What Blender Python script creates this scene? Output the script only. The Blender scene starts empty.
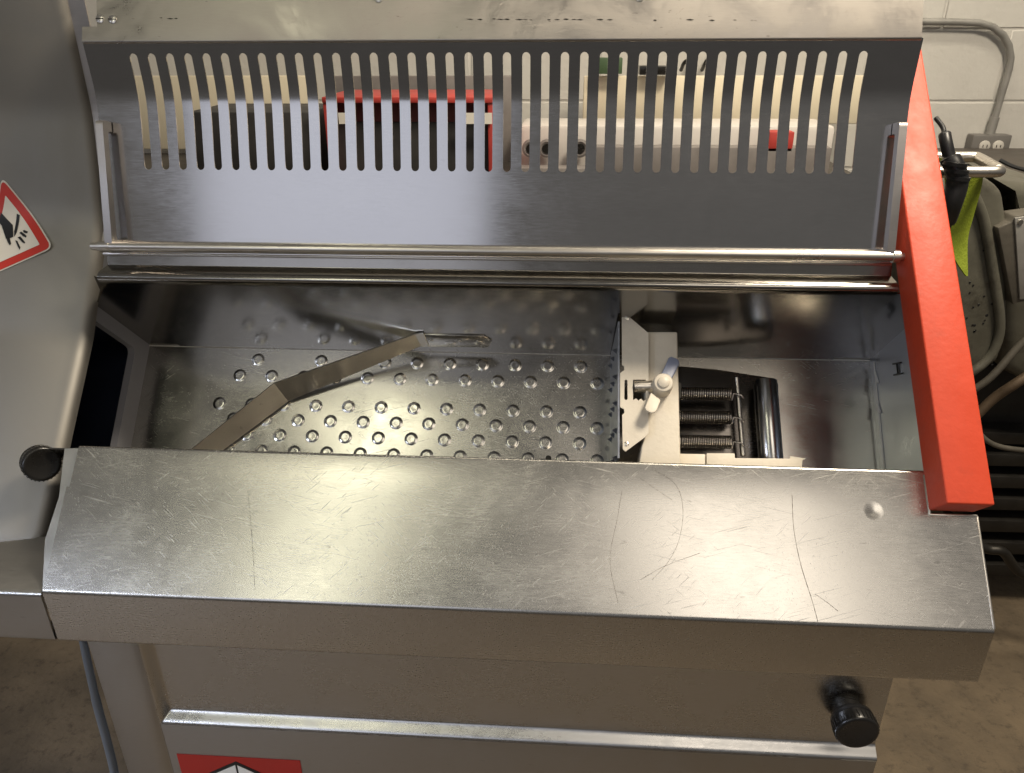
import bpy, bmesh, math, random
from math import sin, cos, radians, pi, sqrt, atan2
from mathutils import Vector as V, Matrix, Quaternion
random.seed(7)
S = bpy.context.scene
COL = S.collection

# ---------------------------------------------------------------- camera
PITCH, YAW, ROLL, FPX = 25.16, 3.93, -0.324, 770.0
CAM = V((0, 0, 1.5))
p_, y_, r_ = radians(PITCH), radians(YAW), radians(ROLL)
FW = V((-sin(y_)*cos(p_), cos(y_)*cos(p_), -sin(p_)))
RI0 = V((cos(y_), sin(y_), 0)); UP0 = RI0.cross(FW)
RI = RI0*cos(r_) + UP0*sin(r_); UPV = RI.cross(FW)
cd = bpy.data.cameras.new('camera'); cam = bpy.data.objects.new('camera', cd); COL.objects.link(cam)
m = Matrix((RI, UPV, -FW)).transposed().to_4x4(); m.translation = CAM
cam.matrix_world = m
cd.sensor_fit = 'HORIZONTAL'; cd.sensor_width = 36; cd.lens = 36*FPX/1024
cd.clip_start = 0.02; cd.clip_end = 100
S.camera = cam

# ---------------------------------------------------------------- world and lamps
W = bpy.data.worlds.new('World'); S.world = W; W.use_nodes = True
wn, wl = W.node_tree.nodes, W.node_tree.links
bg = wn['Background']; bg.inputs[1].default_value = 1.0
tc = wn.new('ShaderNodeTexCoord'); sp = wn.new('ShaderNodeSeparateXYZ'); cr = wn.new('ShaderNodeValToRGB')
mr = wn.new('ShaderNodeMapRange'); mr.inputs[1].default_value = -1; mr.inputs[2].default_value = 1
wl.new(tc.outputs['Generated'], sp.inputs[0]); wl.new(sp.outputs[2], mr.inputs[0])
wl.new(mr.outputs[0], cr.inputs[0]); wl.new(cr.outputs[0], bg.inputs[0])
e = cr.color_ramp.elements
e[0].position = 0.0; e[0].color = (.07, .064, .06, 1)
e[1].position = 1.0; e[1].color = (.115, .11, .104, 1)
k = e.new(.48); k.color = (.085, .08, .075, 1)
k = e.new(.60); k.color = (.16, .153, .145, 1)

def area(name, loc, target, sx, sy, power, col, spread=180):
    d = bpy.data.lights.new(name, 'AREA'); d.shape = 'RECTANGLE'; d.size = sx; d.size_y = sy
    d.energy = power; d.color = col; d.spread = radians(spread)
    o = bpy.data.objects.new(name, d); COL.objects.link(o); o.location = loc
    o.rotation_euler = (V(target)-V(loc)).to_track_quat('-Z', 'Y').to_euler()
    return o
# two ceiling fixtures behind the photographer, and a daylight window far behind on the left
area('ceiling_lamp', (-1.06, -1.1, 3.02), (-.52, .70, 1.0), .22, 1.45, 1.1, (1.0, .98, .76), 80)
area('ceiling_lamp', (-.90, -.40, 3.02), (-.90, -.39, 0), .62, .20, .95, (1.0, .95, .70))
area('ceiling_lamp', (.84, -1.2, 3.02), (.28, .72, 1.0), .82, 1.35, 1.75, (1.0, .90, .78), 80)
area('daylight_area', (-1.75, -4.0, 3.0), (-1.2, .9, 1.3), 2.3, 1.9, 12.5, (.80, .84, 1.0))
area('daylight_area', (-3.6, -2.2, 2.4), (-1.1, -.45, 0),   .9, .9, 22, (.72, .80, 1.0), 50)  # extra lamp, no second window: added to pool bluish light on the floor
area('fill_lamp', (1.05, .80, 3.0), (.1, 1.0, 1.0),   .5, .5, 62, (1.0, .88, .70))  # unseen lamp added to brighten the cream gripper parts
area('back_fill', (.6, 1.75, 3.1), (.6, 2.2, 0), 2.4, .25, 27, (1.0, .9, .72))  # unseen lamp added to brighten the wall and the boards behind the slots

S.view_settings.view_transform = 'Standard'; S.view_settings.look = 'None'
S.view_settings.exposure = 0.0; S.view_settings.gamma = 1.0

# ---------------------------------------------------------------- design helpers
def ray(x, y): return FW + RI*((x-512)/FPX) - UPV*((y-386.5)/FPX)
def on(x, y, n, c):
    n = V(n); r = ray(x, y); t = (n.dot(V(c)) - n.dot(CAM))/n.dot(r); return CAM + r*t
def onX(x, y, v): return on(x, y, (1, 0, 0), (v, 0, 0))
def onY(x, y, v): return on(x, y, (0, 1, 0), (0, v, 0))
def onZ(x, y, v): return on(x, y, (0, 0, 1), (0, 0, v))

def newmat(name):
    mt = bpy.data.materials.new(name); mt.use_nodes = True
    return mt, mt.node_tree.nodes, mt.node_tree.links, mt.node_tree.nodes['Principled BSDF']

def paint(name, col, rough=.5, var=.12, scale=12, bump=.0, bscale=60, dirt=0, dirtcol=(.03, .025, .02), metal=0, spec=.5, dscale=9):
    mt, N, L, b = newmat(name)
    t = N.new('ShaderNodeTexCoord')
    n = N.new('ShaderNodeTexNoise'); n.inputs['Scale'].default_value = scale; n.inputs['Detail'].default_value = 8; n.inputs['Roughness'].default_value = .65
    L.new(t.outputs['Object'], n.inputs['Vector'])
    r = N.new('ShaderNodeMapRange'); r.inputs[1].default_value = .3; r.inputs[2].default_value = .7
    r.inputs[3].default_value = 1-var; r.inputs[4].default_value = 1+var
    L.new(n.outputs[0], r.inputs[0])
    mu = N.new('ShaderNodeVectorMath'); mu.operation = 'SCALE'; mu.inputs[0].default_value = col
    L.new(r.outputs[0], mu.inputs['Scale'])
    last = mu.outputs[0]
    if dirt > 0:
        n2 = N.new('ShaderNodeTexNoise'); n2.inputs['Scale'].default_value = dscale; n2.inputs['Detail'].default_value = 12; n2.inputs['Roughness'].default_value = .75
        L.new(t.outputs['Object'], n2.inputs['Vector'])
        r2 = N.new('ShaderNodeMapRange'); r2.inputs[1].default_value = .52; r2.inputs[2].default_value = .68
        r2.inputs[3].default_value = 0; r2.inputs[4].default_value = dirt; L.new(n2.outputs[0], r2.inputs[0])
        mx = N.new('ShaderNodeMix'); mx.data_type = 'RGBA'; L.new(r2.outputs[0], mx.inputs[0]); L.new(last, mx.inputs[6])
        mx.inputs[7].default_value = (*dirtcol, 1); last = mx.outputs[2]
    L.new(last, b.inputs['Base Color'])
    b.inputs['Metallic'].default_value = metal; b.inputs['Specular IOR Level'].default_value = spec
    rr = N.new('ShaderNodeMapRange'); rr.inputs[1].default_value = .3; rr.inputs[2].default_value = .7
    rr.inputs[3].default_value = max(.02, rough*.8); rr.inputs[4].default_value = min(1, rough*1.2); L.new(n.outputs[0], rr.inputs[0])
    L.new(rr.outputs[0], b.inputs['Roughness'])
    if bump > 0:
        n3 = N.new('ShaderNodeTexNoise'); n3.inputs['Scale'].default_value = bscale; n3.inputs['Detail'].default_value = 6
        L.new(t.outputs['Object'], n3.inputs['Vector'])
        bp = N.new('ShaderNodeBump'); bp.inputs['Strength'].default_value = bump; bp.inputs['Distance'].default_value = .004
        L.new(n3.outputs[0], bp.inputs['Height']); L.new(bp.outputs[0], b.inputs['Normal'])
    return mt

def steel(name, col=(.56, .54, .51), rough=.28, aniso=.5, grain=.25, wave=.0, scratch=0., dent=None, smear=.25, swave=1.6, edge=0):
    """brushed stainless sheet: fine grain along X, slow waviness, scratches, cloudy wiping marks"""
    mt, N, L, b = newmat(name)
    t = N.new('ShaderNodeTexCoord')
    def noise(sc, rot=(0, 0, 0), scale=1., detail=4, rough_=.6, dist=0):
        src = t.outputs['Object']
        if any(rot):
            m0 = N.new('ShaderNodeMapping'); m0.inputs['Rotation'].default_value = rot; m0.inputs['Location'].default_value = (rot[0]*3, 1.7, rot[2]*5)
            L.new(src, m0.inputs[0]); src = m0.outputs[0]
        mp = N.new('ShaderNodeMapping'); mp.inputs['Scale'].default_value = sc
        L.new(src, mp.inputs[0])
        n = N.new('ShaderNodeTexNoise'); n.inputs['Scale'].default_value = scale; n.inputs['Detail'].default_value = detail
        n.inputs['Roughness'].default_value = rough_; n.inputs['Distortion'].default_value = dist
        L.new(mp.outputs[0], n.inputs['Vector']); return n.outputs[0]
    def rng(s, a, b_, c, d):
        r = N.new('ShaderNodeMapRange'); r.inputs[1].default_value = a; r.inputs[2].default_value = b_
        r.inputs[3].default_value = c; r.inputs[4].default_value = d; L.new(s, r.inputs[0]); return r.outputs[0]
    def mth(op, a, c):
        q = N.new('ShaderNodeMath'); q.operation = op
        for i, v in enumerate((a, c)):
            if isinstance(v, (int, float)): q.inputs[i].default_value = v
            else: L.new(v, q.inputs[i])
        return q.outputs[0]
    grainN = noise((45, 700, 700), scale=1.5, detail=2)
    cloud = noise((1, 1, 1), scale=9, detail=10, rough_=.7, dist=.6)
    ro = mth('ADD', rng(grainN, .3, .7, -.025, .025), rng(cloud, .3, .7, rough-rough*smear, rough+rough*smear))
    cval = mth('ADD', rng(cloud, .25, .75, .94, 1.04), rng(grainN, .3, .7, -.03, .03))
    height = mth('MULTIPLY', grainN, grain)
    if scratch:
        tot = None
        for i in range(5):
            a = (-.55, -.2, .15, .5, 1.1)[i]
            # long thin scratches in five directions, only here and there
            s1 = noise((4, 210, 210), rot=(0.01, -a, a), scale=2.2+.5*i, detail=2, dist=.25)
            s = rng(s1, .655, .70, 0, 1)
            mk = rng(noise((1, 1, 1), rot=(i, i, i), scale=7, detail=4), .47, .62, 0, 1)
            s = mth('MULTIPLY', s, mk)
            tot = s if tot is None else mth('MAXIMUM', tot, s)
        tot = mth('MULTIPLY', tot, scratch)
        ro = mth('ADD', ro, mth('MULTIPLY', tot, .30))
        cval = mth('ADD', cval, mth('MULTIPLY', tot, .14))
        # small dark flecks
        fl = rng(noise((60, 160, 160), scale=1., detail=2), .70, .76, 0, .4*scratch)
        cval = mth('SUBTRACT', cval, fl)
        height = mth('ADD', height, mth('MULTIPLY', tot, -.12))
    mu = N.new('ShaderNodeVectorMath'); mu.operation = 'SCALE'; mu.inputs[0].default_value = col
    L.new(cval, mu.inputs['Scale']); L.new(mu.outputs[0], b.inputs['Base Color'])
    b.inputs['Metallic'].default_value = 1; L.new(ro, b.inputs['Roughness'])
    b.inputs['Anisotropic'].default_value = aniso
    tg = N.new('ShaderNodeTangent'); tg.direction_type = 'UV_MAP'; tg.uv_map = 'UVMap'; L.new(tg.outputs[0], b.inputs['Tangent'])
    bp = N.new('ShaderNodeBump'); bp.inputs['Strength'].default_value = .3; bp.inputs['Distance'].default_value = .00009
    L.new(height, bp.inputs['Height']); last = bp.outputs[0]
    if wave:
        wv = noise((1, 1, 1), scale=swave*2, detail=1)
        b2 = N.new('ShaderNodeBump'); b2.inputs['Strength'].default_value = 1; b2.inputs['Distance'].default_value = wave
        L.new(wv, b2.inputs['Height']); L.new(last, b2.inputs['Normal']); last = b2.outputs[0]
    if dent:
        g = N.new('ShaderNodeNewGeometry'); vm = N.new('ShaderNodeVectorMath'); vm.operation = 'DISTANCE'
        L.new(g.outputs['Position'], vm.inputs[0]); vm.inputs[1].default_value = dent
        h = rng(vm.outputs['Value'], 0, .011, 0, 1); 
        sm = N.new('ShaderNodeMapRange'); sm.interpolation_type = 'SMOOTHSTEP'; L.new(h, sm.inputs[0])
        b3 = N.new('ShaderNodeBump'); b3.inputs['Strength'].default_value = 1; b3.inputs['Distance'].default_value = .0009
        L.new(sm.outputs[0], b3.inputs['Height']); L.new(last, b3.inputs['Normal']); last = b3.outputs[0]
    L.new(last, b.inputs['Normal'])
    return mt

# plain objects
def setuv(me):
    uv = me.uv_layers.get('UVMap') or me.uv_layers.new(name='UVMap')
    for p in me.polygons:
        n = p.normal
        for li in p.loop_indices:
            c = me.vertices[me.loops[li].vertex_index].co
            if abs(n.x) > .85: uv.data[li].uv = (c.y, c.z)
            elif abs(n.z) > abs(n.y): uv.data[li].uv = (c.x, c.y)
            else: uv.data[li].uv = (c.x, c.z)

def obj(name, bm, mats, parent=None, solid=0, bevel=0, smooth=40, offset=-1, seg=2):
    """link a bmesh as ONE object; verts are in world space"""
    bmesh.ops.remove_doubles(bm, verts=bm.verts, dist=1e-6)
    if not solid: bmesh.ops.recalc_face_normals(bm, faces=bm.faces)
    me = bpy.data.meshes.new(name); bm.to_mesh(me); bm.free()
    if not isinstance(mats, (list, tuple)): mats = [mats]
    for mt in mats: me.materials.append(mt)
    o = bpy.data.objects.new(name, me); COL.objects.link(o)
    if solid:
        md = o.modifiers.new('s', 'SOLIDIFY'); md.thickness = solid; md.offset = offset
    if bevel:
        md = o.modifiers.new('b', 'BEVEL'); md.width = bevel; md.segments = seg; md.limit_method = 'ANGLE'; md.angle_limit = radians(35)
    if solid or bevel:
        dg = bpy.context.evaluated_depsgraph_get()
        m2 = bpy.data.meshes.new_from_object(o.evaluated_get(dg)); o.modifiers.clear(); o.data = m2; bpy.data.meshes.remove(me); me = m2; me.name = name
    for p in me.polygons: p.use_smooth = True
    me.set_sharp_from_angle(angle=radians(smooth))
    setuv(me)
    if parent:
        o.parent = parent; o.matrix_parent_inverse = parent.matrix_basis.inverted() if parent.type == 'EMPTY' else Matrix()
    return o

def empty(name, loc, label, cat, group=None):
    o = bpy.data.objects.new(name, None); COL.objects.link(o); o.location = loc; o.empty_display_size = .1
    tag(o, label, cat, group); return o
def tag(o, label=None, cat=None, group=None, kind=None):
    if label: o['label'] = label
    if cat: o['category'] = cat
    if group: o['group'] = group
    if kind: o['kind'] = kind
    return o
def lab(o, t): o['label'] = t; return o

def box(bm, a, b, mat=0):
    vs = [bm.verts.new((x, y, z)) for x in (a[0], b[0]) for y in (a[1], b[1]) for z in (a[2], b[2])]
    for f in ((0, 1, 3, 2), (4, 6, 7, 5), (0, 4, 5, 1), (2, 3, 7, 6), (0, 2, 6, 4), (1, 5, 7, 3)):
        q = bm.faces.new([vs[i] for i in f]); q.material_index = mat
    return vs
def obox(bm, o, ax, ay, az, lo, hi, mat=0):
    """box in the frame (ax, ay, az) with origin o"""
    vs = box(bm, lo, hi, mat)
    for v in vs: c = v.co.copy(); v.co = o + ax*c.x + ay*c.y + az*c.z
    return vs
def prism(bm, pts, ext, mat=0):
    pts = [V(p) for p in pts]; ext = V(ext)
    a = [bm.verts.new(p) for p in pts]; b = [bm.verts.new(p+ext) for p in pts]; n = len(pts)
    fs = [bm.faces.new(a), bm.faces.new(b[::-1])]
    for i in range(n): fs.append(bm.faces.new((a[i], b[i], b[(i+1) % n], a[(i+1) % n])))
    for f in fs: f.material_index = mat
def face(bm, pts, mat=0):
    f = bm.faces.new([bm.verts.new(V(p)) for p in pts]); f.material_index = mat; return f
def tube(bm, path, r, n=12, caps=True, mat=0):
    path = [V(p) for p in path]; rs = r if isinstance(r, (list, tuple)) else [r]*len(path)
    rings = []; up = None
    for i, p in enumerate(path):
        d = (path[min(i+1, len(path)-1)] - path[max(i-1, 0)]).normalized()
        if up is None: up = V((0, 0, 1)) if abs(d.z) < .9 else V((0, 1, 0))
        s = d.cross(up).normalized(); up = s.cross(d).normalized()
        rings.append([bm.verts.new(p + (s*cos(2*pi*k/n) + up*sin(2*pi*k/n))*rs[i]) for k in range(n)])
    for a, b in zip(rings, rings[1:]):
        for k in range(n):
            f = bm.faces.new((a[k], a[(k+1) % n], b[(k+1) % n], b[k])); f.material_index = mat
    if caps:
        for c in (rings[0][::-1], rings[-1]): f = bm.faces.new(c); f.material_index = mat
def lathe(bm, o, axis, prof, n=32, mat=0):
    """prof: list of (distance along axis, radius)"""
    axis = V(axis).normalized(); o = V(o)
    s = axis.orthogonal().normalized(); u = axis.cross(s)
    rings = [[bm.verts.new(o + axis*h + (s*cos(2*pi*k/n)+u*sin(2*pi*k/n))*max(r, 1e-5)) for k in range(n)] for h, r in prof]
    for a, b in zip(rings, rings[1:]):
        for k in range(n):
            f = bm.faces.new((a[k], a[(k+1) % n], b[(k+1) % n], b[k])); f.material_index = mat
    bm.faces.new(rings[0][::-1]).material_index = mat; bm.faces.new(rings[-1]).material_index = mat
def smoothpath(pts, n=8):
    pts = [V(p) for p in pts]; out = []
    P = [pts[0]*2-pts[1]] + pts + [pts[-1]*2-pts[-2]]
    for i in range(1, len(P)-2):
        for k in range(n):
            t = k/n; a, b, c, d = P[i-1:i+3]
            out.append(.5*((2*b) + (c-a)*t + (2*a-5*b+4*c-d)*t*t + (3*b-a-3*c+d)*t**3))
    out.append(pts[-1]); return out
def arc(c, r, a0, a1, n):
    return [(c[0]+r*cos(radians(a0+(a1-a0)*i/n)), c[1]+r*sin(radians(a0+(a1-a0)*i/n))) for i in range(n+1)]
def fillet(pts, r, n=5):
    """round the inner corners of an open (Y,z) polyline"""
    out = [pts[0]]
    for i in range(1, len(pts)-1):
        p0, p1, p2 = V(pts[i-1]), V(pts[i]), V(pts[i+1]); rr = r[i] if isinstance(r, (list, tuple)) else r
        d0 = (p0-p1).normalized(); d2 = (p2-p1).normalized(); ang = d0.angle(d2)
        if rr <= 0 or ang > pi-.02: out.append(tuple(p1)); continue
        t = min(rr/math.tan(ang/2), (p0-p1).length*.49, (p2-p1).length*.49)
        for k in range(n+1):
            s = k/n; a = p1+d0*t; b = p1+d2*t
            q = a.lerp(p1, s).lerp(p1.lerp(b, s), s); out.append(tuple(q))
    out.append(pts[-1]); return out
def sheet(bm, prof, xs, skip=lambda i, j: False, mat=0):
    g = [[bm.verts.new((x, p[0], p[1])) for x in xs] for p in prof]
    for i in range(len(prof)-1):
        for j in range(len(xs)-1):
            if not skip(i, j):
                f = bm.faces.new((g[i][j], g[i][j+1], g[i+1][j+1], g[i+1][j])); f.material_index = mat
    return g
BM = bmesh.new

# ---------------------------------------------------------------- materials
M = {}
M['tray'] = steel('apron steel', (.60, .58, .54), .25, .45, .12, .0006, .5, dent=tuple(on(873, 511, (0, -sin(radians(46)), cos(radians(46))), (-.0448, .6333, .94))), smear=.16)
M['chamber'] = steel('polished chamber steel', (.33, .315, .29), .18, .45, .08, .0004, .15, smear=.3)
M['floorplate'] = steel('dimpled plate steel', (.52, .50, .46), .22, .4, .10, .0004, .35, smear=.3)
M['lid'] = steel('guard steel', (.52, .51, .50), .13, .35, .10, .0003, .1, smear=.2)
M['hood'] = steel('hood steel', (.40, .37, .335), .42, .4, .3, .0010, 1., smear=.5)
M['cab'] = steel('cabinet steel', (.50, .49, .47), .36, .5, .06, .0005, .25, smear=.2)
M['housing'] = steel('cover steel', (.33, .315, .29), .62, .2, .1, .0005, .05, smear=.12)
M['rod'] = paint('rod steel', (.70, .66, .60), .30, .03, metal=1)
M['arm'] = steel('arm steel', (.52, .49, .47), .4, .2, .1, 0, .1)
M['red'] = paint('red lacquer', (.62, .068, .028), .48, .05, 20, .08, 150, dirt=.22, dirtcol=(.30, .05, .03), spec=.35, dscale=35)
M['black'] = paint('black plastic', (.012, .011, .010), .28, .2, 20)
M['white'] = paint('cream coated casting', (.68, .62, .52), .5, .06, 15, .08, 200, dirt=.18, dirtcol=(.36, .30, .22), dscale=28)
M['framegrey'] = paint('grey plastic frame', (.30, .30, .33), .45, .06, 20)
M['darkblue'] = paint('dark opening', (.014, .018, .034), .3, .1)  # opening's shade and faint blue reflection put into the colour
M['dark'] = paint('dark metal', (.035, .032, .028), .45, .2, 30, metal=.6)
M['claw'] = paint('blue grey claw plate', (.24, .26, .31), .38, .25, 60, .2, 200, metal=.7)
M['plate'] = steel('dark carriage steel', (.16, .145, .13), .25, .2, .1)
M['spring'] = paint('spring steel', (.36, .33, .30), .35, .05, metal=1)
M['concrete'] = paint('worn concrete', (.135, .102, .066), .8, .35, 5, .6, 60, dirt=.7, dirtcol=(.04, .03, .02), dscale=34)
M['wall'] = paint('painted block', (.58, .56, .52), .6, .04, 6, .35, 70, dirt=.12, dirtcol=(.3, .27, .24), dscale=25)
M['conduit'] = paint('grey conduit', (.30, .29, .27), .5, .1, 30, metal=.3)
M['outlet'] = paint('outlet grey', (.16, .15, .14), .5, .1, 30)
M['socket'] = paint('socket ivory', (.55, .52, .47), .5, .05)
M['oldgreen'] = paint('old grey green enamel', (.105, .10, .078), .42, .22, 9, .25, 40, dirt=.75, dirtcol=(.035, .028, .02), dscale=14)
M['oldgrey'] = paint('grimy grey metal', (.095, .085, .068), .55, .25, 12, .3, 50, dirt=.6, dirtcol=(.03, .025, .02), dscale=10)
M['bench'] = paint('dark bench', (.075, .065, .055), .6, .2, 12, .1, 40)
M['lime'] = paint('lime webbing', (.23, .29, .02), .6, .12, 80, .3, 300)
M['hose'] = paint('rubber hose', (.012, .012, .013), .4, .2)
M['brownpipe'] = paint('rusty pipe', (.12, .085, .055), .55, .3, 20, .2, 60, metal=.4)
M['cable'] = paint('grey cable', (.13, .14, .15), .5, .1)
M['boardcream'] = paint('cream board', (.74, .66, .50), .55, .04)
M['boardwhite'] = paint('white plastic', (.62, .58, .54), .5, .06)
M['crate'] = paint('red crate', (.45, .05, .04), .5, .15)
M['cratedark'] = paint('dark red crate side', (.10, .015, .015), .5, .2)
M['shelfdark'] = paint('dark shelf', (.035, .033, .032), .6, .3)
M['midgrey'] = paint('grey tub', (.20, .18, .17), .5, .2)
M['stwhite'] = paint('sticker white', (.78, .74, .66), .45, .02)
M['stred'] = paint('sticker red', (.58, .035, .02), .45, .04)
M['stblack'] = paint('sticker black', (.01, .01, .01), .45, .02)
M['stred2'] = paint('darker sticker red', (.36, .022, .014), .5, .08)  # darker tone of the sticker red
M['scr'] = paint('scratch', (.12, .10, .08), .5, .3, metal=.6)
M['clip'] = paint('bright clip', (.62, .60, .55), .45, .05, metal=.0)
M['green'] = paint('green bin', (.05, .09, .04), .5, .1)

# ================================================================ SETTING
bm = BM(); box(bm, (-5, -3, -.1), (5, 2.75, 0)); tag(obj('floor', bm, M['concrete']), kind='structure')
WY = 2.62
bm = BM()
bw, bh, g = .406, .203, .007
for r in range(-1, 14):
    z0 = r*bh + .06
    off = (r % 2)*bw/2 + .1
    for c in range(-9, 9):
        x0 = c*bw + off
        if z0 < 0: continue
        box(bm, (x0+g/2, WY, z0+g/2), (x0+bw-g/2, WY+.09, z0+bh-g/2))
box(bm, (-3.6, WY+.003, 0), (3.8, WY+.1, 3))
tag(obj('block_wall', bm, M['wall'], bevel=.002, seg=1), 'off white painted concrete block wall behind the steel slicer', 'wall')

# ================================================================ MACHINE
mach = empty('slicing_machine', (-.09, 1.0, 0), 'stainless steel product slicer with open slotted guard, dimpled chamber and red side bar', 'slicing machine')
n46 = V((0, -sin(radians(46)), cos(radians(46)))); B0 = V((-.0448, .6333, .94))
e46 = V((0, cos(radians(46)), sin(radians(46))))
def P46(x, y, h=0): return on(x, y, n46, B0+n46*h)
CR = V((.448, 1.06, 1.057))                       # rear crease of the chamber
aP, aU = radians(48), radians(136.5)
es = V((0, -cos(aP), -sin(aP))); en = V((0, -sin(aP), cos(aP))); eu = V((0, cos(aU), sin(aU)))
XL, XR = -.6307, .448

# ---- cabinet
CY0 = .72
zl = .6407
bm = BM()
xl, xr = -.600, .418
pan = CY0+.014
box(bm, (xl, pan+.002, .06), (xr-.001, 1.28, .90))
# left stile, bottom rail with slanted recess edges
st = [(xl, CY0, .06), (-.5325, CY0, .06), (-.5325, CY0, .90), (xl, CY0, .90)]
prism(bm, st, (0, .0155, 0))
prism(bm, [(-.5325, CY0, .06), (xr, CY0, .06), (xr, CY0, zl), (-.5325, CY0, zl)], (0, .0155, 0))
cab = obj('cabinet', bm, M['cab'], mach, bevel=.0015)
bm = BM()
xi = -.5215; zi = zl+.016
g_ = [[V((-.5325, CY0+.0005, .90)), V((xi, pan, .90)), V((xr, pan, .90))],
      [V((-.5325, CY0+.0005, zi)), V((xi, pan, zi)), V((xr, pan, zi))],
      [V((-.5325, CY0+.0005, zl)), V((xi+.001, CY0+.0015, zl)), V((xr, CY0+.0005, zl))]]
# recessed panel as a pressed sheet with soft corner
NX, NZ = 60, 24
xs = [-.5325 + .0012*i for i in range(12)] + [-.519+(xr+.519)*i/30 for i in range(1, 31)]
zs = [zl + .0014*i for i in range(14)] + [zl+.0182+(.90-zl-.0182)*i/10 for i in range(1, 11)]
def sst(t): t = max(0, min(1, t)); return t*t*(3-2*t)
gr = [[bm.verts.new((x, CY0+.0005+(pan-CY0)*min(sst((x+.5325)/.013), sst((z-zl)/.016)), z)) for x in xs] for z in zs]
for i in range(len(zs)-1):
    for j in range(len(xs)-1): bm.faces.new((gr[i][j], gr[i][j+1], gr[i+1][j+1], gr[i+1][j]))
M['recess'] = steel('recessed panel steel', (.56, .55, .53), .28, .55, .1, .0008, .3, smear=.3)
obj('recessed_panel', bm, M['recess'], mach, smooth=70)
for xx in (-.55, .37):
    for yy in (.78, 1.2):
        bm = BM(); lathe(bm, (xx, yy, 0), (0, 0, 1), [(0, .03), (.012, .03), (.014, .014), (.062, .014)], 20)
        obj('foot', bm, M['black'], mach)
# knob on the recessed panel
def knob(o, ax, r, ln, stem_r, stem):
    bm = BM()
    lathe(bm, o, ax, [(-.002, stem_r), (stem, stem_r), (stem, stem_r*1.08)], 32, 1)
    pr = [(stem, r*.9), (stem+.002, r*.98), (stem+ln*.25, r), (stem+ln*.3, r*.93), (stem+ln*.36, r*.93), (stem+ln*.42, r), (stem+ln*.9, r), (stem+ln*.97, r*.95), (stem+ln, r*.86), (stem+ln-.0006, r*.78)]
    lathe(bm, o, ax, pr, 40)
    for k in range(30):
        a = 2*pi*k/30; A = V(ax).normalized(); s = A.orthogonal().normalized(); u = A.cross(s); d = s*cos(a)+u*sin(a)
        q = V(o)+A*(stem+ln*.45)+d*(r*.985); t = A.cross(d)
        obox(bm, q, d, t, A, (0, -.0007, 0), (.0012, .0007, ln*.42))
    return bm
kb = obj('knob', knob((onY(858, 734, pan-.036).x, pan, onY(858, 734, pan-.036).z), (0, -1, 0), .0262, .026, .0185, .010), [M['black'], M['dark']], mach)
lab(kb, 'black round knob low on the recessed front panel')
# lower sticker on the bottom rail
bm = BM()
sx0, sx1, sz0, sz1 = -.520, -.345, .46, .5845
Ys = CY0-.0008
def fq(pts, dy, mi):
    prism(bm, [(p[0], Ys-dy, p[1]) for p in pts], (0, .0005, 0), mi)
fq([(sx0, sz0), (sx1, sz0), (sx1, sz1), (sx0, sz1)], 0, 0)
cxm = -.437; zt = .5765; hw = .075
fq([(cxm-hw, zt-hw*.62), (cxm, zt-hw*1.24), (cxm+hw, zt-hw*.62), (cxm, zt)], .0006, 1)
h2 = hw*.88
fq([(cxm-h2, zt-hw*.62), (cxm-.0015, zt-hw*.62-h2*.62), (cxm-.0015, zt-hw*.62+h2*.6), ], .0012, 2)
fq([(cxm+.0015, zt-hw*.62-h2*.62), (cxm+h2, zt-hw*.62), (cxm+.0015, zt-hw*.62+h2*.6)], .0012, 2)
obj('hazard_sticker', bm, [M['stred2'], M['stblack'], M['stwhite']], mach)['label'] = 'red sticker with a black edged white diamond'

# ---- apron: skirt, bend, sloping plate with a corner notch, rolled top edge into the chamber
top = V((0, .7465, 1.057))
L46 = (V((0, .7465, 1.057))-V((0, .6333, .94))).length
nz = P46(950, 515.5); sn = (nz-B0).dot(e46)
prof = [(.648, .872), (.6333, .872), (.6333, .94), (.6333+cos(radians(46))*sn, .94+sin(radians(46))*sn), (.7465, 1.057), (.7535, 1.0515)]
prof = fillet(prof, [0, .0025, .006, 0, .0015, 0], 6)
def ins(pr, n):   # subdivide
    out = []
    for a, b in zip(pr, pr[1:]):
        for k in range(n): out.append((a[0]+(b[0]-a[0])*k/n, a[1]+(b[1]-a[1])*k/n))
    out.append(pr[-1]); return out
xa, xb = -.5600, .4455
xs = [xa, -.5565] + [-.54+i*(.385+.54)/24 for i in range(25)] + [.3905, .3965, xb]
xs = sorted(xs)
zn = .94+sin(radians(46))*sn
bm = BM()
gp = sheet(bm, prof, xs, lambda i, j: (prof[i][1] > zn-1e-5 and i > 8 and (j >= len(xs)-2 or j == 0)))
obj('apron', bm, M['tray'], mach, solid=.002, smooth=30, offset=1)
# raised lips on the apron ends + lining of the notch
bm = BM()
o0 = V((xb, .6333, .94))
obox(bm, o0, V((1, 0, 0)), e46, n46, (-.0012, .002, -.012), (.0012, sn, .0026))
prism(bm, [(xb-.0012, .6335, .942), (xb-.0012, .6335, .873), (xb-.0012, .66, .873), (xb-.0012, .66, .955)], (.0024, 0, 0))
on_ = V((.3965, .6333, .94)) + e46*sn
obox(bm, on_, V((1, 0, 0)), e46, n46, (-.001, 0, -.02), (.0012, L46-sn-.003, .0035))
obox(bm, on_, V((1, 0, 0)), e46, n46, (-.001, -.0012, -.02), (xb-.3965, .0012, .0035))
obj('edge_lip', bm, M['rod'], mach, bevel=.0006)
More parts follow.
